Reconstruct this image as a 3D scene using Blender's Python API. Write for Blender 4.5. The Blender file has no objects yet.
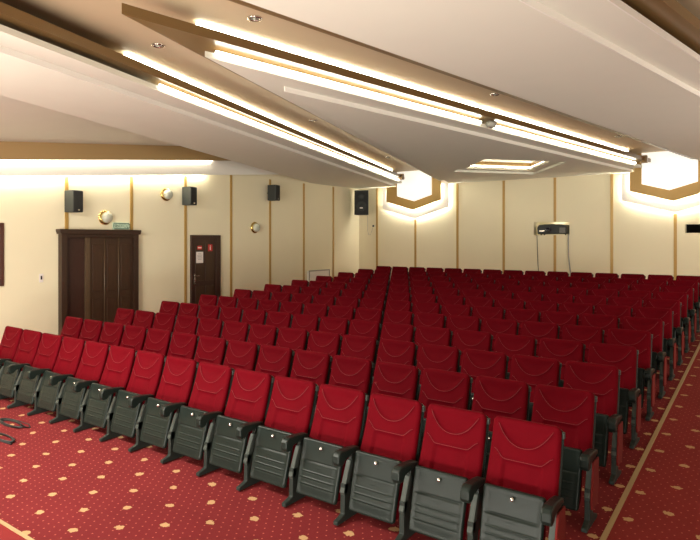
import bpy, bmesh, math, random
from mathutils import Vector, Matrix
random.seed(7)
S = bpy.context.scene
COL = S.collection
R = math.radians

# ------------------------------------------------------------------ camera
CAM_Z = 2.333
cd = bpy.data.cameras.new('camera'); cam = bpy.data.objects.new('camera', cd); COL.objects.link(cam)
cam.location = (0, 0, CAM_Z); cam.rotation_euler = (R(90), 0, R(35.7))
cd.sensor_width = 36; cd.sensor_fit = 'HORIZONTAL'; cd.lens = 586.6 / 700 * 36
cd.shift_y = -(270 - 239.3) / 700; cd.clip_start = .05; cd.clip_end = 100
S.camera = cam

# ------------------------------------------------------------------ world, exposure, large lights
w = bpy.data.worlds.new('world'); S.world = w; w.use_nodes = True
w.node_tree.nodes['Background'].inputs[0].default_value = (1, .86, .68, 1)
w.node_tree.nodes['Background'].inputs[1].default_value = .1
S.view_settings.view_transform = 'Standard'; S.view_settings.look = 'None'
S.view_settings.gamma = 1; S.view_settings.exposure = 0.0; S.view_settings.use_curve_mapping = False
S.cycles.use_denoising = True
S.cycles.max_bounces = 6; S.cycles.diffuse_bounces = 4; S.cycles.glossy_bounces = 3
S.cycles.sample_clamp_indirect = 6

def area(name, loc, target, sx, sy, power, col=(1, .95, .84)):
    l = bpy.data.lights.new(name, 'AREA'); l.shape = 'RECTANGLE'; l.size = sx; l.size_y = sy
    l.energy = power; l.color = col
    o = bpy.data.objects.new(name, l); COL.objects.link(o); o.location = loc
    o.rotation_euler = (Vector(target) - Vector(loc)).to_track_quat('-Z', 'Y').to_euler()
    return o
area('front_left_fill', (-6.6, .8, 3.95), (-6.3, 3.6, 0), 2.6, .8, 520)  # unseen lamp added over the brighter front left seats
area('ceiling_fill', (-3.6, -1.6, .3), (-5.2, 1.6, 4.2), 9.0, .8, 700)  # added fill without a fixture, brightens the ceiling from below
area('back_wall_fill', (4.8, 8.6, 1.0), (-1.5, 15.0, 3.6), 1.2, 3.0, 430)  # out-of-view fill added to lift the back wall and rear ceiling
area('side_fill', (6.6, -1.0, 2.6), (-5.0, 5.0, 4.0), 1.2, 1.6, 150)  # fill added from the right for panel edges facing that way

# ------------------------------------------------------------------ materials
def new_mat(name, rgb, rough=.6, metal=0, spec=.5, emit=None, estr=0, sheen=0, bump=0, bscale=200, var=0, vscale=3, coat=0):
    m = bpy.data.materials.new(name); m.use_nodes = True
    nt = m.node_tree; b = nt.nodes['Principled BSDF']
    b.inputs['Base Color'].default_value = (*rgb, 1); b.inputs['Roughness'].default_value = rough
    b.inputs['Metallic'].default_value = metal; b.inputs['Specular IOR Level'].default_value = spec
    b.inputs['Coat Weight'].default_value = coat
    if sheen:
        b.inputs['Sheen Weight'].default_value = sheen; b.inputs['Sheen Roughness'].default_value = .35
        b.inputs['Sheen Tint'].default_value = (1, .12, .12, 1)
    if emit:
        b.inputs['Emission Color'].default_value = (*emit, 1); b.inputs['Emission Strength'].default_value = estr
    tc = nt.nodes.new('ShaderNodeTexCoord')
    if var:
        n = nt.nodes.new('ShaderNodeTexNoise'); n.inputs['Scale'].default_value = vscale; n.inputs['Detail'].default_value = 4
        mx = nt.nodes.new('ShaderNodeMix'); mx.data_type = 'RGBA'; mx.blend_type = 'MULTIPLY'
        mx.inputs[0].default_value = 1
        rp = nt.nodes.new('ShaderNodeMapRange'); rp.inputs[3].default_value = 1 - var; rp.inputs[4].default_value = 1 + var
        nt.links.new(tc.outputs['Object'], n.inputs['Vector']); nt.links.new(n.outputs[0], rp.inputs[0])
        mx.inputs[6].default_value = (*rgb, 1); nt.links.new(rp.outputs[0], mx.inputs[7])
        nt.links.new(mx.outputs[2], b.inputs['Base Color'])
    if bump:
        n = nt.nodes.new('ShaderNodeTexNoise'); n.inputs['Scale'].default_value = bscale; n.inputs['Detail'].default_value = 3
        bp = nt.nodes.new('ShaderNodeBump'); bp.inputs['Strength'].default_value = bump; bp.inputs['Distance'].default_value = .01
        nt.links.new(tc.outputs['Object'], n.inputs['Vector']); nt.links.new(n.outputs[0], bp.inputs['Height'])
        nt.links.new(bp.outputs[0], b.inputs['Normal'])
    return m

def wood(name, c1, c2, rough=.35, scale=(1, 9, .7)):
    m = new_mat(name, c1, rough); nt = m.node_tree; b = nt.nodes['Principled BSDF']
    tc = nt.nodes.new('ShaderNodeTexCoord'); mp = nt.nodes.new('ShaderNodeMapping'); mp.inputs['Scale'].default_value = scale
    n = nt.nodes.new('ShaderNodeTexNoise'); n.inputs['Scale'].default_value = 3; n.inputs['Detail'].default_value = 6; n.inputs['Distortion'].default_value = 1.2
    mx = nt.nodes.new('ShaderNodeMix'); mx.data_type = 'RGBA'; mx.inputs[6].default_value = (*c1, 1); mx.inputs[7].default_value = (*c2, 1)
    L = nt.links.new
    L(tc.outputs['Object'], mp.inputs[0]); L(mp.outputs[0], n.inputs['Vector']); L(n.outputs[0], mx.inputs[0]); L(mx.outputs[2], b.inputs['Base Color'])
    return m

def carpet(name, base, pu, pv, u0, v0, swap=False):
    """red carpet with a staggered lattice of small gold flowers and rows of tiny dots"""
    m = new_mat(name, base, .95, spec=.1); nt = m.node_tree; b = nt.nodes['Principled BSDF']; L = nt.links.new
    tc = nt.nodes.new('ShaderNodeTexCoord'); sp = nt.nodes.new('ShaderNodeSeparateXYZ'); L(tc.outputs['Object'], sp.inputs[0])
    def M(op, a, bb=0., cc=None):
        n = nt.nodes.new('ShaderNodeMath'); n.operation = op
        for i, v in enumerate((a, bb) if cc is None else (a, bb, cc)):
            if isinstance(v, (int, float)): n.inputs[i].default_value = v
            else: L(v, n.inputs[i])
        return n.outputs[0]
    def cell(x, p, o):      # signed distance in metres to nearest lattice line o + k p
        return M('MULTIPLY', M('SUBTRACT', M('FRACT', M('ADD', M('DIVIDE', M('SUBTRACT', x, o), p), .5)), .5), p)
    def dist(px, py, ox, oy, sx=1, sy=1):
        a = M('MULTIPLY', cell(sp.outputs[0], px, ox), sx); c = M('MULTIPLY', cell(sp.outputs[1], py, oy), sy)
        return M('SQRT', M('ADD', M('MULTIPLY', a, a), M('MULTIPLY', c, c)))
    d = M('MINIMUM', dist(pu, pv, u0, v0, .82, 1.05), dist(pu, pv, u0 + pu / 2, v0 + pv / 2, .82, 1.05))
    nz = nt.nodes.new('ShaderNodeTexNoise'); nz.inputs['Scale'].default_value = 42; nz.inputs['Detail'].default_value = 1; L(tc.outputs['Object'], nz.inputs['Vector'])
    d2 = M('ADD', d, M('MULTIPLY', M('SUBTRACT', nz.outputs[0], .5), .045))
    mot = M('LESS_THAN', d2, .034)
    qu, qv = pu / 6, pv / 8
    dd = M('MINIMUM', dist(qu, qv * 2, u0 + qu / 2, v0), dist(qu, qv * 2, u0, v0 + qv))
    dot = M('MULTIPLY', M('LESS_THAN', dd, .0065), M('GREATER_THAN', d, .055))
    n2 = nt.nodes.new('ShaderNodeTexNoise'); n2.inputs['Scale'].default_value = 1.7; n2.inputs['Detail'].default_value = 6; L(tc.outputs['Object'], n2.inputs['Vector'])
    n3 = nt.nodes.new('ShaderNodeTexNoise'); n3.inputs['Scale'].default_value = 260; L(tc.outputs['Object'], n3.inputs['Vector'])
    f = M('ADD', M('MULTIPLY', n2.outputs[0], .30), M('ADD', M('MULTIPLY', n3.outputs[0], .5), .60))
    def mix(fac, a, bb, bt='MIX'):
        x = nt.nodes.new('ShaderNodeMix'); x.data_type = 'RGBA'; x.blend_type = bt
        for i, v in ((0, fac), (6, a), (7, bb)):
            if isinstance(v, (tuple, list)): x.inputs[i].default_value = (*v, 1)
            elif isinstance(v, (int, float)): x.inputs[i].default_value = v
            else: L(v, x.inputs[i])
        return x.outputs[2]
    c = mix(dot, base, (.42, .11, .08)); c = mix(mot, c, (.46, .28, .14)); c = mix(1., c, f, 'MULTIPLY')
    L(c, b.inputs['Base Color'])
    bp = nt.nodes.new('ShaderNodeBump'); bp.inputs['Strength'].default_value = .4; bp.inputs['Distance'].default_value = .004
    L(n3.outputs[0], bp.inputs['Height']); L(bp.outputs[0], b.inputs['Normal'])
    return m

M = dict(
    wall=new_mat('cream_wall', (.82, .75, .54), .75, var=.03, vscale=1.5, bump=.05, bscale=60),
    ceil=new_mat('white_ceiling_paint', (.78, .77, .67), .8, var=.02),
    tan=new_mat('tan_ceiling_paint', (.60, .48, .31), .6, var=.03),
    fascia=new_mat('brown_fascia_paint', (.36, .235, .10), .6),
    brown=new_mat('brown_lacquer_board', (.17, .10, .035), .3, spec=.5),
    gold=new_mat('gold_brown_strip', (.44, .27, .07), .4, metal=.15),
    white=new_mat('white_board', (.86, .84, .78), .6),
    led=new_mat('warm_led_strip', (1, 1, 1), .5, emit=(1, .95, .76), estr=15),
    lightbox=new_mat('light_box_diffuser', (.9, .9, .86), .5, emit=(1, .95, .84), estr=.75),
    velvet=new_mat('red_velvet', (.095, .0004, .0038), .75, spec=.05, sheen=.08, bump=.12, bscale=120, var=.12, vscale=9),
    piping=new_mat('sheen_lightened_piping', (.14, .002, .006), .7, sheen=.12),  # seam piping, velvet sheen painted in as a lighter red
    plastic=new_mat('black_plastic', (.010, .0155, .0130), .33, spec=.18, bump=.08, bscale=400),
    strut=new_mat('grey_plastic_trim', (.042, .052, .046), .45, spec=.3),
    legm=new_mat('dark_grey_painted_steel', (.018, .024, .021), .45, spec=.25),
    redside=new_mat('red_side_upholstery', (.13, .010, .008), .8, spec=.2, bump=.1),
    chrome=new_mat('steel_fitting', (.75, .74, .70), .25, metal=1),
    speaker=new_mat('speaker_cabinet', (.018, .022, .02), .55),
    grille=new_mat('speaker_grille', (.012, .014, .014), .7, bump=.5, bscale=500),
    glass=new_mat('frosted_glass', (.52, .54, .44), .25, spec=.6),
    brass=new_mat('polished_brass', (.80, .58, .22), .22, metal=1),
    paper=new_mat('paper', (.80, .74, .70), .8),
    redprint=new_mat('red_print', (.55, .03, .03), .7),
    greyprint=new_mat('grey_print', (.3, .27, .26), .8),
    signw=new_mat('pale_green_sign_face', (.62, .78, .62), .5),
    signg=new_mat('dark_green_print', (.008, .08, .04), .6),
    black=new_mat('black_rubber', (.012, .012, .012), .6),
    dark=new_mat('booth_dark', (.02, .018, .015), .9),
    greyp=new_mat('grey_painted_metal', (.33, .32, .28), .5),
    lens=new_mat('dark_glass', (.01, .012, .02), .08, spec=.8),
    strip=new_mat('gold_carpet_edging', (.36, .25, .12), .6),
    frame=wood('mahogany_frame', (.10, .028, .014), (.05, .013, .008), .3),
    wood=wood('dark_walnut', (.050, .022, .010), (.020, .009, .005), .4),
    wood2=wood('walnut_leaf', (.066, .031, .013), (.028, .012, .006), .4),
    wooded=wood('light_edge_walnut', (.11, .068, .036), (.07, .042, .022), .35),
    wooddoor=wood('red_brown_door', (.050, .018, .010), (.026, .009, .006), .4),
    platform=new_mat('plain_red_carpet', (.20, .022, .022), .95, spec=.1, bump=.3, bscale=250),
    carpA=carpet('patterned_carpet', (.155, .018, .020), .53, .485, -5.08, 2.525),
    carpB=carpet('patterned_carpet_aisle', (.21, .026, .024), .50, .53, -.93, 5.64),
)

M['led2'] = new_mat('warm_white_led', (1, 1, 1), .5, emit=(1, .95, .80), estr=95)
# ------------------------------------------------------------------ helpers
def link(name, me, mat=None, parent=None, smooth=False):
    if mat is not None: me.materials.append(mat)
    if smooth: me.polygons.foreach_set('use_smooth', [True] * len(me.polygons))
    o = bpy.data.objects.new(name, me); COL.objects.link(o)
    if parent: o.parent = parent
    return o
def obj(name, bm, mat, parent=None, smooth=False, bevel=0, seg=2):
    bmesh.ops.recalc_face_normals(bm, faces=bm.faces)
    me = bpy.data.meshes.new(name); bm.to_mesh(me); bm.free()
    o = link(name, me, mat, parent, smooth)
    if bevel:
        b = o.modifiers.new('bevel', 'BEVEL'); b.width = bevel; b.segments = seg; b.limit_method = 'ANGLE'; b.angle_limit = R(35)
    return o
def box(bm, x0, x1, y0, y1, z0, z1):
    v = [bm.verts.new((x, y, z)) for z in (z0, z1) for x, y in ((x0, y0), (x1, y0), (x1, y1), (x0, y1))]
    for f in ((3, 2, 1, 0), (4, 5, 6, 7), (0, 1, 5, 4), (1, 2, 6, 5), (2, 3, 7, 6), (3, 0, 4, 7)): bm.faces.new([v[i] for i in f])
    return bm
def B(*a):
    return box(bmesh.new(), *a)
def prism(bm, pts, f0, f1):
    """pts: 2D outline, f0/f1 map a 2D point to the two end positions"""
    a = [bm.verts.new(f0(p)) for p in pts]; b = [bm.verts.new(f1(p)) for p in pts]
    bm.faces.new(a); bm.faces.new(list(reversed(b)))
    n = len(pts)
    for i in range(n): bm.faces.new([a[i], b[i], b[(i + 1) % n], a[(i + 1) % n]])
    return bm
def prism_z(pts, z0, z1, bm=None):
    return prism(bm or bmesh.new(), pts, lambda p: (p[0], p[1], z0), lambda p: (p[0], p[1], z1))
def prism_y(pts, y0, y1, bm=None):     # pts are (x, z)
    return prism(bm or bmesh.new(), pts, lambda p: (p[0], y0, p[1]), lambda p: (p[0], y1, p[1]))
def prism_x(pts, x0, x1, bm=None):     # pts are (y, z)
    return prism(bm or bmesh.new(), pts, lambda p: (x0, p[0], p[1]), lambda p: (x1, p[0], p[1]))
def tube(bm, pts, r, n=8):
    pts = [Vector(p) for p in pts]; rings = []
    for i, p in enumerate(pts):
        d = (pts[min(i + 1, len(pts) - 1)] - pts[max(i - 1, 0)]).normalized()
        up = Vector((0, 0, 1)) if abs(d.z) < .9 else Vector((1, 0, 0))
        a = d.cross(up).normalized(); b = d.cross(a)
        rings.append([bm.verts.new(p + (a * math.cos(t) + b * math.sin(t)) * r) for t in [2 * math.pi * k / n for k in range(n)]])
    for i in range(len(rings) - 1):
        for k in range(n): bm.faces.new([rings[i][k], rings[i][(k + 1) % n], rings[i + 1][(k + 1) % n], rings[i + 1][k]])
    bm.faces.new(rings[0]); bm.faces.new(list(reversed(rings[-1])))
    return bm
def lathe(bm, prof, n=32, axis='Z', c=(0, 0, 0)):
    """prof: list of (radius, height)"""
    rings = []
    for r, h in prof:
        ring = []
        for k in range(n):
            t = 2 * math.pi * k / n; a, b = r * math.cos(t), r * math.sin(t)
            p = {'Z': (a, b, h), 'X': (h, a, b), 'Y': (a, h, b)}[axis]
            ring.append(bm.verts.new((p[0] + c[0], p[1] + c[1], p[2] + c[2])))
        rings.append(ring)
    for i in range(len(rings) - 1):
        for k in range(n): bm.faces.new([rings[i][k], rings[i][(k + 1) % n], rings[i + 1][(k + 1) % n], rings[i + 1][k]])
    bm.faces.new(rings[0]); bm.faces.new(list(reversed(rings[-1])))
    return bm
def tag(o, label, cat, group=None):
    o['label'] = label; o['category'] = cat
    if group: o['group'] = group
    return o
def thing(name, label, cat, loc=(0, 0, 0), rz=0, group=None):
    o = bpy.data.objects.new(name, None); COL.objects.link(o); o.location = loc; o.rotation_euler = (0, 0, rz)
    o.empty_display_size = .1
    return tag(o, label, cat, group)
def struct(o, label=None):
    o['kind'] = 'structure'
    if label: o['label'] = label
    return o
def lettering(name, text, size, mat, parent, loc, rot, depth=.001):
    c = bpy.data.curves.new(name, 'FONT'); c.body = text; c.size = size; c.extrude = depth; c.align_x = 'CENTER'; c.align_y = 'CENTER'
    t = bpy.data.objects.new('tmp', c); COL.objects.link(t)
    dg = bpy.context.evaluated_depsgraph_get(); me = bpy.data.meshes.new_from_object(t.evaluated_get(dg))
    bpy.data.objects.remove(t); me.materials.clear()
    o = link(name, me, mat, parent); o.location = loc; o.rotation_euler = rot
    return o

# ------------------------------------------------------------------ room shell
XL, YB, XR, YF = -11.68, 16.8, 7.6, -5.0
RAMP0, SLOPE = 3.3, .0518
def fz(y): return max(0, (y - RAMP0) * SLOPE)
STRIP_X = -1.03
def ramp_floor(name, x0, x1, ya, yb, mat, label):
    ys = sorted({ya, yb} | ({RAMP0} if ya < RAMP0 < yb else set()))
    pts = [(y, fz(y)) for y in ys] + [(y, fz(y) - .2) for y in reversed(ys)]
    return struct(obj(name, prism_x(pts, x0, x1), mat), label)
ramp_floor('floor', XL - .2, STRIP_X, 2.25, YB + .2, M['carpA'], 'patterned red carpet under the seats, rising to the back wall')
ramp_floor('floor', STRIP_X, XR + .2, 2.25, YB + .2, M['carpB'], 'patterned red carpet of the right aisle')
struct(obj('floor', B(XL - .2, XR + .2, YF - .2, 2.25, -.2, .0), M['platform']), 'plain red carpet in front of the patterned carpet')
pts = [(y, fz(y) + z) for y, z in ((2.25, .006), (RAMP0, .006), (YB, .006), (YB, -.02), (RAMP0, -.02), (2.25, -.02))]
struct(obj('trim_1', prism_x(pts, STRIP_X - .02, STRIP_X + .02), M['strip']), 'gold edging strip along the right aisle carpet')
struct(obj('trim_2', B(XL, STRIP_X - .02, 2.235, 2.265, -.02, .006), M['strip']), 'gold edging strip across the front of the carpet')

ZT = 5.4
struct(obj('wall_left', B(XL - .2, XL, YF - .2, YB + .2, -.2, ZT), M['wall']))
struct(obj('wall_right', B(XR, XR + .2, YF - .2, YB + .2, -.2, ZT), M['wall']))
struct(obj('wall_front', B(XL, XR, YF - .2, YF, -.2, ZT), M['wall']))
# back wall with two projection ports
P1 = (-5.56, -4.56, 2.45, 2.83); P2 = (-1.75, -1.12, 2.49, 2.71)
bm = bmesh.new()
xs = [XL, P1[0], P1[1], P2[0], P2[1], XR]
for i in range(5):
    a, b = xs[i], xs[i + 1]
    if i == 1: box(bm, a, b, YB, YB + .25, -.2, P1[2]); box(bm, a, b, YB, YB + .25, P1[3], ZT)
    elif i == 3: box(bm, a, b, YB, YB + .25, -.2, P2[2]); box(bm, a, b, YB, YB + .25, P2[3], ZT)
    else: box(bm, a, b, YB, YB + .25, -.2, ZT)
struct(obj('wall_back', bm, M['wall']))
def booth(x0, x1, z0, z1, mat):
    bm = bmesh.new(); y0, y1 = YB + .25, YB + .85
    box(bm, x0 - .1, x1 + .1, y1, y1 + .05, z0 - .1, z1 + .1); box(bm, x0 - .15, x0 - .1, y0, y1, z0 - .1, z1 + .1); box(bm, x1 + .1, x1 + .15, y0, y1, z0 - .1, z1 + .1)
    box(bm, x0 - .1, x1 + .1, y0, y1, z1 + .1, z1 + .15); box(bm, x0 - .1, x1 + .1, y0, y1, z0 - .15, z0 - .1)
    return struct(obj('wall_booth', bm, mat))
l = bpy.data.lights.new('booth_lamp', 'POINT'); l.energy = 3; l.color = (1, .93, .8); l.shadow_soft_size = .04
o = bpy.data.objects.new('booth_lamp', l); COL.objects.link(o); o.location = (-5.06, YB + .62, P1[3] + .02)
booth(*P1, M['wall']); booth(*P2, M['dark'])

# slim gold-brown strips between the wall panels
PIT = 1.494
n = 3
for k in range(1, 15):
    y = YB - PIT * k
    if y < YF: break
    z0 = fz(y)
    if 6.0 < y < 8.1: z0 = 2.53
    ztop = min(3.50 + .094 * (y - 5.07), 4.05) if y > 3 else 3.3
    bm = bmesh.new()
    for a, b in ([(z0, 1.46), (2.64, ztop)] if abs(y - 4.84) < .1 else [(z0, ztop)]): box(bm, XL, XL + .018, y - .035, y + .035, a, b)
    struct(obj('trim_%d' % n, bm, M['gold']), 'narrow gold-brown strip on the left wall'); n += 1
SH = (-9.40, -1.98)
for k in range(13):
    x = XL + PIT * (k + .5)
    if x > XR: break
    zt = 2.98 if min(abs(x - s) for s in SH) < .1 else 4.07
    segs = [(fz(YB), zt)]
    if P1[0] < x < P1[1]: segs = [(fz(YB), P1[2]), (P1[3], zt)]
    bm = bmesh.new()
    for a, b in segs: box(bm, x - .035, x + .035, YB - .018, YB, a, b)
    struct(obj('trim_%d' % n, bm, M['gold']), 'narrow gold-brown strip on the back wall'); n += 1

# ------------------------------------------------------------------ ceiling
A1, A2, A3 = R(-16.87), R(8.73), R(10.65)
def nv(a): return (math.cos(a), -math.sin(a))
def isect(a, o, b, p):      # point with n(a).P = o and n(b).P = p
    (a1, a2), (b1, b2) = nv(a), nv(b); d = a1 * b2 - a2 * b1
    return ((o * b2 - p * a2) / d, (a1 * p - b1 * o) / d)
def at_y(a, o, y): return ((o + math.sin(a) * y) / math.cos(a), y)
def clip(poly, a, o, keep):  # keep side: +1 keeps n.P >= o
    out = []; nx, ny = nv(a); m = len(poly)
    for i in range(m):
        p, q = poly[i], poly[(i + 1) % m]
        dp = keep * (p[0] * nx + p[1] * ny - o); dq = keep * (q[0] * nx + q[1] * ny - o)
        if dp >= 0: out.append(p)
        if dp * dq < 0:
            t = dp / (dp - dq); out.append((p[0] + t * (q[0] - p[0]), p[1] + t * (q[1] - p[1])))
    return out
ROOM = [(XL, YF), (XR, YF), (XR, YB), (XL, YB)]
ZP = CAM_Z + 1.75                       # underside of the white panels
ZA, ZA2, ZBR, ZBR2, ZC = CAM_Z + 1.81, CAM_Z + 1.87, CAM_Z + 1.93, CAM_Z + 2.025, CAM_Z + 2.2
struct(obj('ceiling', B(XL, XR, YF, YB, ZC + .9, ZC + 1.0), M['ceil']), 'flat slab above the dropped ceiling')
tan_poly = clip(ROOM, A1, -7.3, 1)
struct(obj('ceiling', prism_z(tan_poly, ZC, ZC + .04), M['tan']), 'tan recessed ceiling between the white panels')

def with_hole(outer, holes, z0, z1):
    bm = bmesh.new(); edges = []
    for loop in [outer] + holes:
        vs = [bm.verts.new((x, y, z0)) for x, y in loop]
        edges += [bm.edges.new((vs[i], vs[(i + 1) % len(vs)])) for i in range(len(vs))]
    bmesh.ops.triangle_fill(bm, edges=edges, use_beauty=True)
    r = bmesh.ops.extrude_face_region(bm, geom=list(bm.faces))
    for v in r['geom']:
        if isinstance(v, bmesh.types.BMVert): v.co.z = z1
    return bm
YCUT = 16.35
def cut_y(poly):
    out = []
    for i in range(len(poly)):
        p, q = poly[i], poly[(i + 1) % len(poly)]
        if p[1] <= YCUT: out.append(p)
        if (p[1] - YCUT) * (q[1] - YCUT) < 0:
            t = (YCUT - p[1]) / (q[1] - p[1]); out.append((p[0] + t * (q[0] - p[0]), YCUT))
    return out
def moulding(n, a, o, y0, z0, z1, lab):  # whiter strip paints the brightness of step faces turned to the light
    y1 = YB if z0 == ZP else YCUT
    p, q = at_y(a, o, y0), at_y(a, o, y1); g = nv(a); w_ = .012
    bm = prism_z([p, q, (q[0] + g[0] * w_, q[1] + g[1] * w_), (p[0] + g[0] * w_, p[1] + g[1] * w_)], z0 - .002, z1)
    struct(obj('trim_%d' % n, bm, M['white']), lab)
def layered(polyB, polyA, polyBr, label, holes=None, core=.18):
    hb, ha, hh = holes or ([], [], [])
    struct(obj('ceiling', with_hole(polyB, hb, ZP, ZA), M['ceil']), label)
    struct(obj('ceiling', with_hole(cut_y(polyA), ha, ZA, ZA2), M['ceil']), label + ', upper step')
    struct(obj('ceiling', with_hole(cut_y(polyBr), hh, ZBR, ZBR2), M['brown']), 'brown lacquered board edging above the white panel')
# panel 1 (left)
LEFTA = R(-20.5); lo = -7.5983 * math.cos(LEFTA) - 3.3002 * math.sin(LEFTA)
def p1(o): return clip(clip(ROOM, LEFTA, lo, 1), A1, o, -1)
layered(p1(-4.87), p1(-4.52), p1(-4.43), 'white dropped ceiling panel running along the left cove')
struct(obj('ceiling', prism_z(cut_y(clip(clip(ROOM, LEFTA, lo, 1), A1, -4.72, -1)), ZA2, ZBR), M['ceil']), 'core of the left ceiling panel')
struct(obj('ceiling', prism_z(clip(clip(ROOM, LEFTA, lo, 1), LEFTA, lo + .05, -1), ZBR2, ZC + .9), M['ceil']), 'upstand on the left ceiling panel')
# panel 2 (triangle) with the diamond recess
def p2(l, r): return clip(clip(ROOM, A1, l, 1), A2, r, -1)
RC = (-5.2, 13.85)
def rhomb(k): return [(RC[0] - 1.15 * k, RC[1] + .05), (RC[0] + .02, RC[1] - 1.42 * k), (RC[0] + 1.1 * k, RC[1] - .2), (RC[0], RC[1] + 1.45 * k)]
layered(p2(-2.98, -5.42), p2(-3.24, -5.10), p2(-3.47, -4.91), 'white triangular ceiling panel with a diamond recess', holes=([rhomb(1.3)], [rhomb(1)], [rhomb(1.12)]))
struct(obj('ceiling', with_hole(cut_y(p2(-3.24, -5.28)), [rhomb(1.12)], ZA2, ZBR), M['ceil']), 'core of the triangular panel')
bm = bmesh.new(); r0, r1 = rhomb(1.12), rhomb(1.15)
for i in range(4):
    a, b, c, d = r0[i], r0[(i + 1) % 4], r1[(i + 1) % 4], r1[i]
    prism_z([a, b, c, d], ZBR2, ZC, bm)
struct(obj('ceiling', bm, M['white']), 'white sides of the diamond ceiling recess')
# panel 3 (right)
def p3(l, r): return clip(clip(ROOM, A2, l, 1), A3, r, -1)
layered(p3(-3.55, -2.255), p3(-3.70, -1.87), p3(-4.02, -1.69), 'white ceiling panel above the right aisle')
struct(obj('ceiling', prism_z(cut_y(p3(-3.70, -2.05)), ZA2, ZBR), M['ceil']), 'core of the right ceiling panel')

moulding(81, A1, -4.87, YF, ZP, ZA, 'white moulding painting in the lit edge of the left ceiling panel')
moulding(82, A2, -5.42, isect(A1, -2.98, A2, -5.42)[1], ZP, ZA, 'white moulding painting in the lit edge of the triangular ceiling panel')
moulding(83, A3, -2.255, YF, ZP, ZA, 'white moulding painting in the lit edge of the right ceiling panel')
moulding(84, A3, -1.87, YF, ZA, ZA2, 'white moulding painting in the lit upper step of the right ceiling panel')
# LED lines
def along(a, o, y0, y1): return at_y(a, o, y0), at_y(a, o, y1)
def strip_box(a, o, w, y0, y1, z0, z1):
    p, q = along(a, o, y0, y1); p2_, q2 = along(a, o - w, y0, y1)
    return prism_z([p, q, q2, p2_], z0, z1)
def led(name_label, a, o, w, y0, y1, z0, z1):
    return tag(obj('led_strip', strip_box(a, o, w, y0, y1, z0, z1), M['led']), name_label, 'light')
Y1A, Y1B = 3.45, 3.9
led('upper light line of the left ceiling cove, above the brown board', A1, -4.70, .05, 4.05, 15.8, ZC - .045, ZC - .02)
led('lower light line of the left ceiling cove, on the white lip', A1, -4.49, .028, 4.45, 15.9, ZA2 - .012, ZA2 + .022)
led('upper light line of the central cove, nearer half', A2, -5.21, .05, 3.9, 9.0, ZC - .045, ZC - .02)
led('upper light line of the central cove, half nearer the back wall', A2, -5.21, .05, 9.12, 15.7, ZC - .045, ZC - .02)
led('lower light line of the central cove, nearer half', A2, -5.07, .028, 4.0, 8.85, ZA2 - .012, ZA2 + .022)
led('lower light line of the central cove, half nearer the back wall', A2, -5.07, .028, 9.25, 15.8, ZA2 - .012, ZA2 + .022)

# sloping side ceiling and cornice on the left wall
def zb_(y): return 3.78 + .107 * (max(y, 2.5) - 4.967)     # underside of the brown fascia
def zw_(y): return 3.50 + .094 * (max(y, 2.5) - 5.07)      # underside of the white board
def slope_board(x0, x1, y0, y1, f0, f1):
    ys = [y0] + [2.5] * (y0 < 2.5) + [y1]
    return prism_x([(y, f0(y)) for y in ys] + [(y, f1(y)) for y in reversed(ys)], x0, x1)
struct(obj('trim_91', slope_board(XL + .25, XL + .28, YF, 12.4, zb_, lambda y: zb_(y) + .36), M['fascia']), 'tan sloping fascia board high on the left wall')
struct(obj('trim_92', slope_board(XL + .14, XL + .16, YF, YB - .3, zw_, lambda y: min(zw_(y) + .62, 4.99)), M['white']), 'white sloping cornice board high on the left wall')
tag(obj('led_strip', slope_board(XL + .20, XL + .23, .5, 10.0, lambda y: zb_(y) + .0, lambda y: zb_(y) + .03), M['led']), 'light line under the tan fascia on the left wall', 'light')
tag(obj('led_strip', slope_board(XL + .05, XL + .075, .5, 9.9, lambda y: zw_(y) + .06, lambda y: zw_(y) + .085), M['led2']), 'light line behind the white cornice on the left wall', 'light')
bm = bmesh.new()
xe = -4.0
def side_z(x, y): return 4.12 + .107 * (max(y, 2.5) - 4.967) + .08 * (x + 11.4)
def edge_x(y): return (lo + math.sin(LEFTA) * y) / math.cos(LEFTA)
ys = [YF, 0, 2.5, 5, 8, 11, 12.0]
rows = [[bm.verts.new((x, y, side_z(x, y) + dz)) for dz in (0, .05) for x in (XL + .25, edge_x(y) + .03)] for y in ys]
for a, b in zip(rows, rows[1:]):
    bm.faces.new([a[0], a[1], b[1], b[0]]); bm.faces.new([a[2], b[2], b[3], a[3]])
struct(obj('ceiling', bm, M['ceil']), 'sloping white side ceiling along the left wall')

# layered light shields on the back wall
def shield(cx, lo_cut, hi_cut, bdx, label):
    t = thing('shield_lamp', label, 'wall light', (cx, YB, 3.0))
    def outline(hw, zc, zp, dx=0, top=ZC - .003):
        pan = ZP - .012
        l, r = cx + dx - hw, cx + dx + hw
        pts = [(l, zc), (cx + dx, zp), (r, zc), (r, pan if r > hi_cut else top)]
        if r > hi_cut: pts += [(hi_cut, pan), (hi_cut, top)]
        if l < lo_cut: pts += [(lo_cut, top), (lo_cut, pan), (l, pan)]
        else: pts += [(l, top)]
        return [(x - cx, z - 3.0) for x, z in pts]
    obj('outer_board', prism_y(outline(1.22, 3.345, 3.0), -.13, -.11), M['white'], t)
    obj('middle_board', prism_y(outline(1.0, 3.575, 3.285), -.25, -.22), M['tan2'], t)
    obj('light_box', prism_y(outline(.618, 3.74, 3.56, bdx), -.32, -.25), M['lightbox'], t)
    for nm, hw, zc, zp, y, zt in (('light_line', 1.14, 3.40, 3.075, -.055, ZP - .04), ('light_line', .93, 3.63, 3.355, -.17, ZP - .04)):
        bm = bmesh.new(); pan = zt - 3
        tube(bm, [(-hw, y, pan), (-hw, y, zc - 3), (0, y, zp - 3), (hw, y, zc - 3), (hw, y, pan)], .012, 6)
        obj(nm, bm, M['led2'], t)
    return t
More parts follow.
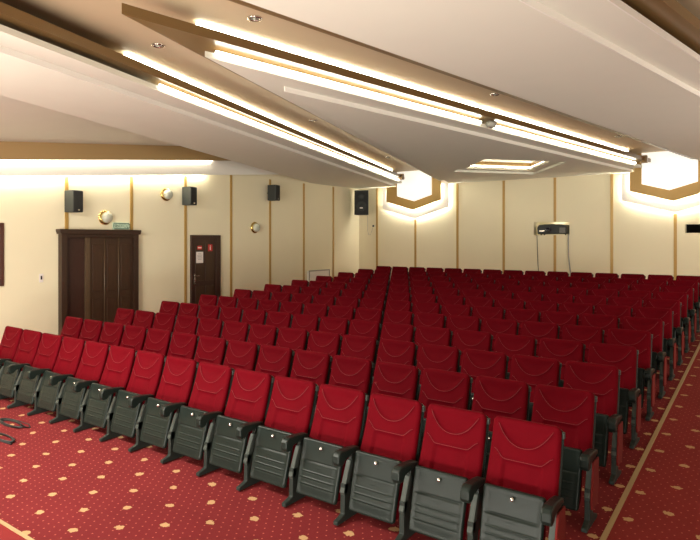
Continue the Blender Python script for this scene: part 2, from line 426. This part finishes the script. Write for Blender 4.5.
M['tan2'] = new_mat('ochre_board', (.52, .33, .10), .5)
shield(SH[0], at_y(A1, -4.87, YB)[0] + .15, at_y(A1, -2.98, YB)[0] - .02, .07, 'layered pointed wall light on the back wall, nearer the left corner')
shield(SH[1], at_y(A2, -5.42, YB)[0] + .03, at_y(A2, -3.55, YB)[0] - .10, -.09, 'layered pointed wall light on the back wall, right of the projector port')
# diamond recess lights
bm = bmesh.new()
q = rhomb(1.07)
for i in range(4): tube(bm, [(*q[i], ZA2 + .02), (*q[(i + 1) % 4], ZA2 + .02)], .015, 6)
tag(obj('led_strip', bm, M['led']), 'light line hidden inside the diamond ceiling recess', 'light')

# fittings at the ends and in the gap of the coves
def at_off(a, o, y, z): x, yy = at_y(a, o, y); return (x, yy, z)
p = at_off(A2, -5.03, 9.08, ZA2 + .0)
tag(obj('ceiling_sensor', lathe(bmesh.new(), [(.03, -.06), (.07, -.045), (.085, -.01), (.085, .03), (.05, .05)], 24, 'Z', p), M['greyp'], smooth=True), 'round grey sensor in the gap of the central ceiling cove', 'sensor')
for a, o, lab in ((A1, -4.42, 'small brown end block of the left ceiling cove by the back wall'), (A2, -4.90, 'small brown end block of the central ceiling cove by the back wall')):
    x, y, z = at_off(a, o, 15.85, 0)
    bm = B(x - .10, x + .06, y - .02, y + .10, ZBR - .06, ZBR2 + .03)
    tag(obj('cove_end_block', bm, M['brown'], bevel=.008), lab, 'end block')
for (x, y), lab in (((-4.17, 4.18), 'round ceiling spotlight nearest the camera, top centre'), ((-5.64, 4.125), 'round ceiling spotlight near the start of the left cove'),
        ((-6.87, 8.39), 'round ceiling spotlight half way along the left cove'), ((-8.33, 13.33), 'round ceiling spotlight at the far end of the left cove'),
        ((-3.40, 8.49), 'round ceiling spotlight half way along the central cove'), ((-2.64, 13.49), 'round ceiling spotlight at the far end of the central cove')):
    t = thing('ceiling_spotlight', lab, 'spotlight', (x, y, ZC), group='spotlights in the tan ceiling')
    obj('trim_ring', lathe(bmesh.new(), [(.075, 0), (.075, -.012), (.06, -.018), (.045, -.012), (.045, 0)], 24), M['chrome'], t, True)
    obj('reflector', lathe(bmesh.new(), [(.044, -.002), (.043, -.008), (.02, -.004)], 20), M['greyp'], t, True)
    obj('bulb', lathe(bmesh.new(), [(.018, -.004), (.018, -.016), (.008, -.022)], 14), M['glass'], t, True)

# ------------------------------------------------------------------ seats
PROF_B = (.292, .42); PROF_T = (.480, .972)
def lerp(a, b, t): return a + (b - a) * t
def sstep(a, b, x): t = max(0., min(1., (x - a) / (b - a))); return t * t * (3 - 2 * t)
def gauss(x, s): return math.exp(-(x / s) ** 2)
def slab(bot, top, hw, rc, thick, front, back, nu, nvv, belly=0):
    """closed pad between two points of the (y,z) plane; front(u,v)/back(u,v) displace along the normal"""
    dy, dz = top[0] - bot[0], top[1] - bot[1]; L = math.hypot(dy, dz); ny, nz = -dz / L, dy / L   # front normal (towards -y, up)
    bm = bmesh.new()
    def half(v):
        t = v * L; h = hw(v)
        e = min(t, L - t)
        if e < rc: h -= rc - math.sqrt(max(0, rc * rc - (rc - e) ** 2))
        return h
    vs = [0] + [.5 * (1 - math.cos(math.pi * (i + .35) / (nvv + .0))) if False else (i / nvv) for i in range(1, nvv)] + [1]
    # finer near the ends
    vs = [0, .006, .02, .045] + [x for x in vs if .06 < x < .94] + [.955, .98, .994, 1]
    us = [-1, -.99, -.965, -.92] + [-.86 + 1.72 * i / nu for i in range(nu + 1)] + [.92, .965, .99, 1]
    F, K = [], []
    for j, v in enumerate(vs):
        fr, bk = [], []
        for i, u in enumerate(us):
            h = half(v); x = u * h
            b_ = belly * math.sin(math.pi * v)
            cy, cz = lerp(bot[0], top[0], v) - ny * b_, lerp(bot[1], top[1], v) - nz * b_
            edge = i in (0, len(us) - 1) or j in (0, len(vs) - 1)
            e = min((1 - abs(u)) * h, v * L, (1 - v) * L)
            rr = thick / 2; k = 1 if e >= rr else math.sqrt(max(0, 1 - (1 - e / rr) ** 2))
            f = k * (rr + front(u, v)); g = k * (rr + back(u, v))
            fr.append(bm.verts.new((x, cy + ny * f, cz + nz * f)))
            bk.append(fr[-1] if edge else bm.verts.new((x, cy - ny * g, cz - nz * g)))
        F.append(fr); K.append(bk)
    for j in range(len(vs) - 1):
        for i in range(len(us) - 1):
            bm.faces.new([F[j][i], F[j][i + 1], F[j + 1][i + 1], F[j + 1][i]])
            q = [K[j][i], K[j + 1][i], K[j + 1][i + 1], K[j][i + 1]]
            try: bm.faces.new(q)
            except ValueError: pass
    return bm
def back_front(u, v):
    a = abs(u); d = .006 * (1 - u * u)
    arc = .66 + .27 * (a / .82) ** 2.3
    if a < .9:
        d += .008 * gauss(v - arc, .014) * sstep(.92, .7, a) - .008 * gauss(v - arc - .035, .022)
        d -= .016 * sstep(arc, arc + .12, v) * sstep(1.0, .85, v + .02) * sstep(.9, .6, a)
    lum = .50 + .11 * sstep(.5, .86, a)
    d += .008 * gauss(v - lum, .013) * sstep(.95, .8, a)
    d -= .016 * sstep(lum, lum - .05, v) * sstep(.60, .50, a)
    d += .008 * gauss(a - .56, .03) * sstep(lum, lum - .06, v)
    return d
def zero(u, v): return 0
def pan_front(u, v):
    a = abs(u); t = 1 - v           # t measured from the top
    d = .007 * max(sstep(.87, .92, a), sstep(.055, .03, t), sstep(.955, .975, t))     # raised rim
    ins = sstep(.86, .82, a)
    d += .006 * sstep(.39, .41, t) * sstep(.97, .80, t) * ins                         # step below the number plate
    d -= .005 * gauss(t - .39, .012) * ins
    for g in (.57, .68, .79): d += .008 * gauss(t - g, .0075) * ins - .003 * gauss(t - g - .016, .008) * ins
    d += .004 * gauss(t - .475, .008) * gauss(u, .03)
    return d
def mk(name, bm, mat, smooth=False, bevel=0):
    return (name, bm, mat, smooth, bevel)
PB, PT = (.10, .105), (.215, .56)
def arm_bm(x):
    pts = [(.0, .500), (.004, .550), (.02, .575), (.06, .585), (.18, .577), (.295, .560), (.295, .525), (.18, .520), (.10, .505), (.07, .470), (.02, .465)]
    return prism_x(pts, x - .036, x + .036)
def leg_bm(x):
    pts = [(.0, .0), (.0, .030), (.05, .042), (.095, .06), (.10, .30), (.20, .30), (.19, .07), (.33, .03), (.33, 0)]
    return prism_x(pts, x - .022, x + .022)
def support_bm(x):
    pts = [(.15, .25), (.20, .45), (.21, .55), (.295, .55), (.295, .22), (.18, .20)]
    return prism_x(pts, x - .018, x + .018)
def strut_bm(x):
    pts = [(.085, .235), (.10, .205), (.135, .215), (.215, .42), (.22, .47), (.185, .47), (.165, .43)]
    return prism_x(pts, x - .022, x + .022)
def pipe_bm():
    bm = bmesh.new(); dy, dz = PROF_T[0] - PROF_B[0], PROF_T[1] - PROF_B[1]; L = math.hypot(dy, dz); ny, nz = -dz / L, dy / L
    def P(u, v):
        e = .0275 + back_front(u, v) - .012 * math.sin(math.pi * v) + .0005
        return (u * lerp(.262, .248, v), lerp(PROF_B[0], PROF_T[0], v) + ny * e, lerp(PROF_B[1], PROF_T[1], v) + nz * e)
    a = [P(u, .66 + .27 * (abs(u) / .82) ** 2.3) for u in [-.80 + 1.6 * i / 24 for i in range(25)]]
    tube(bm, a, .0026, 5)
    a = [P(u, .50 + .11 * sstep(.5, .86, abs(u))) for u in [-.84 + 1.68 * i / 24 for i in range(25)]]
    tube(bm, a, .0024, 5)
    return bm
def build_seat(root, end=False):
    bk = obj('backrest', slab(PROF_B, PROF_T, lambda v: lerp(.262, .248, v), .045, .055, back_front, zero, 30, 40, belly=.012), M['velvet'], root, True)
    obj('piping', pipe_bm(), M['piping'], bk, True)
    dn = Vector((0, PROF_T[0] - PROF_B[0], PROF_T[1] - PROF_B[1])).normalized(); off_ = .04
    oy, oz = dn.z * off_, -dn.y * off_
    sb = slab((PROF_B[0] + oy - .02, PROF_B[1] + oz - .035), (PROF_T[0] + oy - dn.y * .012, PROF_T[1] + oz - dn.z * .012), lambda v: lerp(.268, .256, v), .045, .03, lambda u, v: -.004, lambda u, v: .012 * (1 - u ** 4), 6, 8, belly=.012)
    obj('back_shell', sb, M['plastic'], root, True)
    pan = obj('seat_pan', slab(PB, PT, lambda v: lerp(.215, .222, v), .025, .04, pan_front, zero, 14, 84), M['plastic'], root, True)
    l = Vector((PT[0] - PB[0], PT[1] - PB[1])); l.normalize(); cy, cz = l[1] * .055, -l[0] * .055
    obj('seat_cushion', slab((PB[0] + cy + .01, PB[1] + cz + .02), (PT[0] + cy - .004, PT[1] + cz - .02), lambda v: .212, .04, .075, zero, lambda u, v: .015 * (1 - u * u), 6, 8), M['velvet'], root, True)
    k = lathe(bmesh.new(), [(.016, .0), (.017, .012), (.013, .022), (.005, .027)], 14, 'Z')
    nrm = Vector((0, -l[1], l[0])); rot = nrm.to_track_quat('Z', 'Y').to_matrix().to_4x4()
    pos = Vector((0, lerp(PB[0], PT[0], .87), lerp(PB[1], PT[1], .87))) + nrm * .022
    bmesh.ops.transform(k, matrix=Matrix.Translation(pos) @ rot, verts=k.verts)
    ko = obj('knob', k, M['chrome'], pan, True)
    for s in ((-1, 1) if end else (-1,)):
        x = .2793 * s
        obj('armrest', arm_bm(x), M['plastic'], root, bevel=.012)
        obj('leg', leg_bm(x), M['legm'], root, bevel=.005)
        sp = obj('side_support', support_bm(x), M['plastic'], root, bevel=.004)
        obj('strut', strut_bm(x), M['strut'], sp, bevel=.006)
    bx = bmesh.new()
    for s in (1,):
        box(bx, .243, .262, PROF_T[0] + .0, PROF_T[0] + .03, PROF_T[1] - .085, PROF_T[1] - .04)
    obj('shell_corner_glint', bx, M['strut'], root, bevel=.004)  # grey block standing in for the highlight on the shell corner
    if end:
        pts = [(.15, .50), (.31, .50), (.31, .30), (.27, .14), (.10, .14), (.085, .20), (.11, .34)]
        obj('side_panel', prism_x(pts, .2793 + .023, .2793 + .040), M['redside'], root, bevel=.007)
ORD = ['', 'first', 'second', 'third', 'fourth', 'fifth', 'sixth', 'seventh', 'eighth', 'ninth', 'tenth', 'eleventh', 'twelfth', 'thirteenth', 'fourteenth', 'fifteenth', 'sixteenth']
def kids(o): return [c for c in COL.objects if c.parent == o]
proto = bpy.data.objects.new('theatre_seat', None); COL.objects.link(proto); build_seat(proto)
eproto = bpy.data.objects.new('theatre_seat', None); COL.objects.link(eproto); build_seat(eproto, True)
trees = {}
for pr in (proto, eproto): trees[pr] = [(c, kids(c)) for c in kids(pr)]
used = set()
def place(pr, loc, label):
    if pr not in used: used.add(pr); r = pr
    else:
        r = pr.copy(); COL.objects.link(r)
        for c, gs in trees[pr]:
            d = c.copy(); COL.objects.link(d); d.parent = r
            for g in gs:
                e = g.copy(); COL.objects.link(e); e.parent = d
    r.location = loc; r.rotation_euler = (0, 0, 0); r.empty_display_size = .1
    tag(r, label, 'seat', 'red theatre seats in twelve rows')
for row in range(12):
    y = 3.753 + .942 * row
    z = fz(y + .25)
    for i in range(15):
        x = -1.167 - .2793 - .5585 * i
        which = 'right aisle end' if i == 0 else ('left wall end' if i == 14 else ORD[i + 1] + ' from the right aisle')
        rw = 'front row' if row == 0 else ('back row' if row == 11 else ORD[row + 1] + ' row from the front')
        place(eproto if i == 0 else proto, (x, y, z), 'red folding theatre seat, %s, %s' % (which, rw))

# ------------------------------------------------------------------ doors on the left wall
def door_1():
    y0, y1, zt, zf = 6.17, 7.93, 2.44, fz(7) - .12
    d = obj('door_1', bmesh_frame(y0, y1, zf, zt), M['wood'], bevel=.006); struct(d, 'wide dark walnut double door with moulded lintel')
    obj('lintel', prism_x([(y0 - .03, zt + .0), (y0 - .05, zt + .06), (y0 - .05, zt + .10), (y1 + .05, zt + .10), (y1 + .05, zt + .06), (y1 + .03, zt)], XL - .0, XL + .17), M['wood'], d, bevel=.006)
    # narrow left leaf standing further back, then the wide panelled leaf
    yl = y0 + .14
    lf = obj('door_leaf', B(XL, XL + .03, yl, yl + .40, zf, zt - .02), M['wooddoor'], d, bevel=.004)
    obj('door_edge', B(XL + .005, XL + .085, yl + .40, yl + .50, zf, zt - .05), M['wooded'], d, bevel=.004)
    l2 = obj('door_leaf', B(XL, XL + .065, yl + .50, y1 - .12, zf, zt - .02), M['wood2'], d, bevel=.004)
    bm = bmesh.new(); a, b = yl + .50, y1 - .12; wd = (b - a) / 3
    for i in range(3):
        box(bm, XL + .06, XL + .078, a + wd * i + .055, a + wd * (i + 1) - .055, zf + 1.15, zt - .22)
        box(bm, XL + .06, XL + .078, a + wd * i + .055, a + wd * (i + 1) - .055, zf + .2, zf + 1.0)
    obj('raised_panel', bm, M['wood2'], l2, bevel=.012)
    bm = bmesh.new()
    for i in (1, 2): tube(bm, [(XL + .068, a + wd * i, zf), (XL + .068, a + wd * i, zt - .03)], .014, 8)
    obj('moulding', bm, M['wooded'], l2, True)
def bmesh_frame(y0, y1, zf, zt, dpt=.14, wd=.12):
    bm = bmesh.new()
    box(bm, XL, XL + dpt, y0, y0 + wd, zf, zt); box(bm, XL, XL + dpt, y1 - wd, y1, zf, zt); box(bm, XL, XL + dpt, y0 + wd, y1 - wd, zt - .07, zt)
    return bm
door_1()
def door_2():
    y0, y1, zt = 9.47, 10.42, 2.44; zf = fz(9.9)
    bm = bmesh.new(); box(bm, XL, XL + .06, y0, y0 + .06, zf, zt); box(bm, XL, XL + .06, y1 - .16, y1, zf, zt); box(bm, XL, XL + .06, y0 + .06, y1 - .16, zt - .06, zt)
    d = obj('door_2', bm, M['wooddoor'], bevel=.006); struct(d, 'red-brown single door with arched panels and notices')
    lf = obj('door_leaf', B(XL, XL + .04, y0 + .06, y1 - .16, zf + .01, zt - .06), M['wooddoor'], d)
    a, b = y0 + .13, y1 - .22; mid = (a + b) / 2
    bm = bmesh.new(); ztop = zt - .30
    arc = [(a + (b - a) * k / 16, ztop + .13 * math.sin(math.pi * k / 16)) for k in range(17)]
    for side in (0, 1):
        seg = arc[:9] if side == 0 else arc[8:]
        g = .02
        ya, yb2 = (a, mid - g) if side == 0 else (mid + g, b)
        seg = [(min(max(y, ya), yb2), z) for y, z in seg]
        prism_x([(ya, zf + .95)] + seg + [(yb2, zf + .95)], XL + .038, XL + .052, bm)
        box(bm, XL + .038, XL + .052, ya, yb2, zf + .15, zf + .82)
    obj('raised_panel', bm, M['wood2'], lf, bevel=.008)
    bm = bmesh.new(); tube(bm, [(XL + .05, y0 + .105, 1.42), (XL + .10, y0 + .105, 1.42), (XL + .10, y0 + .21, 1.42)], .011, 8)
    box(bm, XL + .04, XL + .048, y0 + .085, y0 + .125, 1.22, 1.48); tube(bm, [(XL + .045, y0 + .105, 1.27), (XL + .058, y0 + .105, 1.27)], .012, 10)
    obj('door_handle', bm, M['chrome'], lf)
    X = XL + .053
    n1 = obj('notice', B(X, X + .002, 9.66, 9.80, 2.08, 2.17), M['redprint']); tag(n1, 'small red and white notice above the white sheet on the single door', 'notice')
    obj('white_band', B(X + .002, X + .003, 9.675, 9.785, 2.11, 2.135), M['paper'], n1)
    n2 = obj('notice', B(X, X + .002, 9.62, 9.84, 1.74, 2.02), M['paper']); tag(n2, 'white sheet of paper stuck to the single door', 'notice')
    bm = bmesh.new()
    for k, w_ in enumerate((.10, .16, .14, .16, .12)): box(bm, X + .002, X + .003, 9.73 - w_ / 2, 9.73 + w_ / 2, 1.965 - .035 * k, 1.975 - .035 * k)
    obj('printed_lines', bm, M['greyprint'], n2)
    n3 = obj('notice', B(X, X + .002, 10.00, 10.14, 2.03, 2.20), M['redprint']); tag(n3, 'red notice with a white figure on the right panel of the single door', 'notice')
    bm = bmesh.new(); lathe(bm, [(.014, X + .002), (.014, X + .003)], 12, 'X', (0, 10.07, 2.165)); box(bm, X + .002, X + .003, 10.055, 10.085, 2.06, 2.145)
    obj('figure', bm, M['paper'], n3)
door_2()

# ------------------------------------------------------------------ things on the left wall
def wall_speaker(y, z, label):
    t = thing('wall_speaker', label, 'speaker', (XL + .20, y, z), R(14), 'small speakers on the left wall')
    # front faces +x / -y
    pts = [(-.14, -.09), (.14, -.125), (.14, .125), (-.14, .09)]
    cab = obj('cabinet', prism_z([(x, yy) for x, yy in pts], -.22, .22), M['speaker'], t, bevel=.012)
    obj('grille', B(.14, .152, -.115, .115, -.205, .205), M['grille'], t, bevel=.006)
    obj('badge', B(.152, .155, -.02, .03, -.185, -.165), M['chrome'], t)
    bm = bmesh.new(); tube(bm, [(-.135, 0, 0), (-.19, -.0, 0)], .02, 10); 
    obj('bracket', bm, M['black'], t)
    return t
wall_speaker(6.37, 3.10, 'black wall speaker above the wide dark double door')
wall_speaker(9.28, 3.38, 'black wall speaker above the single door on the left wall')
wall_speaker(12.25, 3.65, 'black wall speaker furthest along the left wall, right of the round lamp')

def sconce(y, z, label):
    t = thing('wall_lamp', label, 'lamp', (XL, y, z), group='round lamps on the left wall')
    obj('back_plate', lathe(bmesh.new(), [(.155, 0), (.16, .012), (.15, .03), (.125, .04), (.11, .04)], 40, 'X'), M['brass'], t, True)
    obj('glass_shade', lathe(bmesh.new(), [(.115, .035), (.118, .06), (.105, .10), (.08, .125), (.04, .142), (.005, .148)], 40, 'X', (0, .02, 0)), M['glass'], t, True)
sconce(7.19, 2.80, 'round brass and glass wall lamp above the double door')
sconce(8.76, 3.40, 'round brass and glass wall lamp highest up, left of the speaker')
sconce(11.70, 2.66, 'round brass and glass wall lamp right of the single door')

t = thing('exit_sign', 'green and white exit sign on top of the double door', 'sign', (XL + .03, 7.56, 2.625))
obj('housing', B(-.03, .025, -.19, .19, -.075, .075), M['signw'], t, bevel=.004)
bm = bmesh.new(); box(bm, .025, .028, -.18, .18, .052, .066); box(bm, .025, .028, -.18, .18, -.066, -.05)
obj('green_bars', bm, M['signg'], t)
lettering('lettering', 'ВЫХОД', .115, M['signg'], t, (.026, 0, 0), (R(90), 0, R(90)))

t = thing('light_switch', 'small light switch on the left wall beside the double door', 'switch', (XL, 5.83, 1.57))
obj('plate', B(0, .01, -.04, .04, -.085, .085), M['paper'], t, bevel=.003)
obj('rocker', B(.01, .018, -.015, .015, -.03, .045), M['black'], t, bevel=.002)

t = thing('picture_frame', 'dark red-brown framed board cut by the left edge of the photo', 'picture', (XL, 4.55, 2.05))
bm = bmesh.new(); hw, hh = .58, .59
box(bm, 0, .035, -hw, -hw + .06, -hh, hh); box(bm, 0, .035, hw - .06, hw, -hh, hh); box(bm, 0, .035, -hw + .06, hw - .06, hh - .06, hh); box(bm, 0, .035, -hw + .06, hw - .06, -hh, -hh + .06)
obj('frame', bm, M['frame'], t, bevel=.006)
obj('panel', B(0, .015, -hw + .06, hw - .06, -hh + .06, hh - .06), M['wooddoor'], t)

t = thing('wall_cabinet', 'white panel with grey frame low on the left wall behind the seats', 'cabinet', (XL, 14.5, .95))
obj('body', B(0, .07, -.52, .52, -.45, .40), M['white'], t, bevel=.004)
bm = bmesh.new()
box(bm, .07, .085, -.53, -.49, -.45, .42); box(bm, .07, .085, .49, .53, -.45, .42); box(bm, .07, .085, -.49, .49, .38, .42)
obj('rim', bm, M['greyp'], t)

# ------------------------------------------------------------------ things on the back wall
t = thing('loudspeaker', 'large black loudspeaker high in the left back corner', 'speaker', (-11.2, 16.28, 3.56), R(28))
obj('cabinet', prism_z([(-.24, -.18), (.24, -.18), (.18, .18), (-.18, .18)], -.41, .41), M['speaker'], t, bevel=.015)
obj('grille', B(-.22, .22, -.192, -.18, -.38, .38), M['grille'], t, bevel=.005)
obj('woofer', lathe(bmesh.new(), [(.165, 0), (.165, -.012), (.14, -.006), (.06, .0), (.05, -.012), (.01, -.014)], 32, 'Y', (0, -.192, -.12)), M['speaker'], t, True)
obj('horn', lathe(bmesh.new(), [(.10, 0), (.10, -.012), (.05, -.003), (.01, -.001)], 24, 'Y', (0, -.192, .20)), M['speaker'], t, True)
obj('badge', B(-.05, .05, -.206, -.203, -.20, -.16), M['paper'], t)
bm = bmesh.new(); tube(bm, [(0, .17, .1), (-.1, .42, .1)], .03, 10); tube(bm, [(0, .17, -.2), (-.1, .42, -.2)], .03, 10)
obj('bracket', bm, M['greyp'], t)
bm = bmesh.new(); pts = [(-11.22, 16.55, 3.2), (-11.30, 16.76, 3.12), (-11.31, 16.78, 2.65), (-11.27, 16.78, 2.50), (-11.20, 16.78, 2.48), (-11.14, 16.78, 2.60), (-11.10, 16.78, 2.74)]
tag(obj('speaker_cable', tube(bm, pts, .006, 6), M['greyp']), 'thin cable looping down from the corner loudspeaker', 'cable')
tag(obj('wall_socket', lathe(bmesh.new(), [(.035, 0), (.035, -.02), (.025, -.045), (.01, -.05)], 16, 'Y', (-11.08, YB, 2.79)), M['black'], smooth=True), 'small round black socket on the back wall below the loudspeaker', 'socket')

t = thing('projector', 'black and silver projector sitting in the wall port', 'projector', (-5.02, YB + .05, P1[2]))
body = [(-.42, .03), (-.43, .22), (-.38, .29), (-.20, .31), (.20, .31), (.36, .29), (.41, .22), (.40, .03)]
obj('body', prism_y(body, -.10, .40), M['speaker'], t, bevel=.02)
obj('lens', lathe(bmesh.new(), [(.075, 0), (.075, -.05), (.06, -.06), (.055, -.04), (.01, -.035)], 28, 'Y', (-.10, -.10, .15)), M['lens'], t, True)
bm = bmesh.new()
for k in range(6): box(bm, .20 + .0, .36, -.106, -.10, .07 + .025 * k, .08 + .025 * k)
obj('vent', bm, M['greyp'], t)
bm = bmesh.new(); box(bm, -.36, -.22, -.104, -.10, .10, .14)
obj('silver_trim', bm, M['chrome'], t)
bm = bmesh.new()
for s in (-.34, .34): lathe(bm, [(.02, 0), (.02, .03)], 12, 'Z', (s, 0, 0)); lathe(bm, [(.02, 0), (.02, .03)], 12, 'Z', (s, .3, 0))
obj('foot', bm, M['black'], t)
tag(obj('power_cable', tube(bmesh.new(), [(-5.50, YB + .05, 2.457), (-5.50, YB - .005, 2.457), (-5.46, YB - .02, 2.44), (-5.43, YB - .022, 1.6), (-5.36, YB - .025, .9), (-5.34, YB - .025, .72)], .007, 6), M['black']), 'thin dark cable hanging from the left end of the projector port', 'cable')
tag(obj('signal_cable', tube(bmesh.new(), [(-4.585, YB + .05, 2.47), (-4.585, YB - .03, 2.47), (-4.58, YB - .035, 1.9), (-4.50, YB - .04, 1.2), (-4.46, YB - .04, .72)], .018, 8), M['greyp']), 'thick grey cable hanging from the right end of the projector port', 'cable')

# coil of cable on the carpet at the left
def coil(label, c, r, turns, ang, seed, tail):
    rnd = random.Random(seed); pts = []
    N = 40 * turns
    for k in range(N):
        t_ = 2 * math.pi * k / 40
        rr = r * (1 + .10 * math.sin(t_ * .37 + seed) + .04 * rnd.random())
        pts.append((c[0] + rr * 1.5 * math.cos(t_ + ang) + .02 * math.sin(k * .13), c[1] + rr * .35 * math.sin(t_ + ang), .012 + .010 * (k // 40)))
    pts += [(c[0] + tx, c[1] + ty, .012) for tx, ty in tail]
    return tag(obj('cable_coil', tube(bmesh.new(), pts, .010, 6), M['black'], smooth=True), label, 'cable')
coil('black cable coiled on the carpet by the left end of the front row', (-7.75, 3.50), .17, 3, .3, 1, [(.35, .06), (.2, .12), (-.2, .1)])
coil('black cable stretched in long loops on the carpet, nearer the middle', (-7.30, 3.20), .17, 2, .9, 2, [(.3, -.04), (-.2, -.08), (-.5, -.05)])
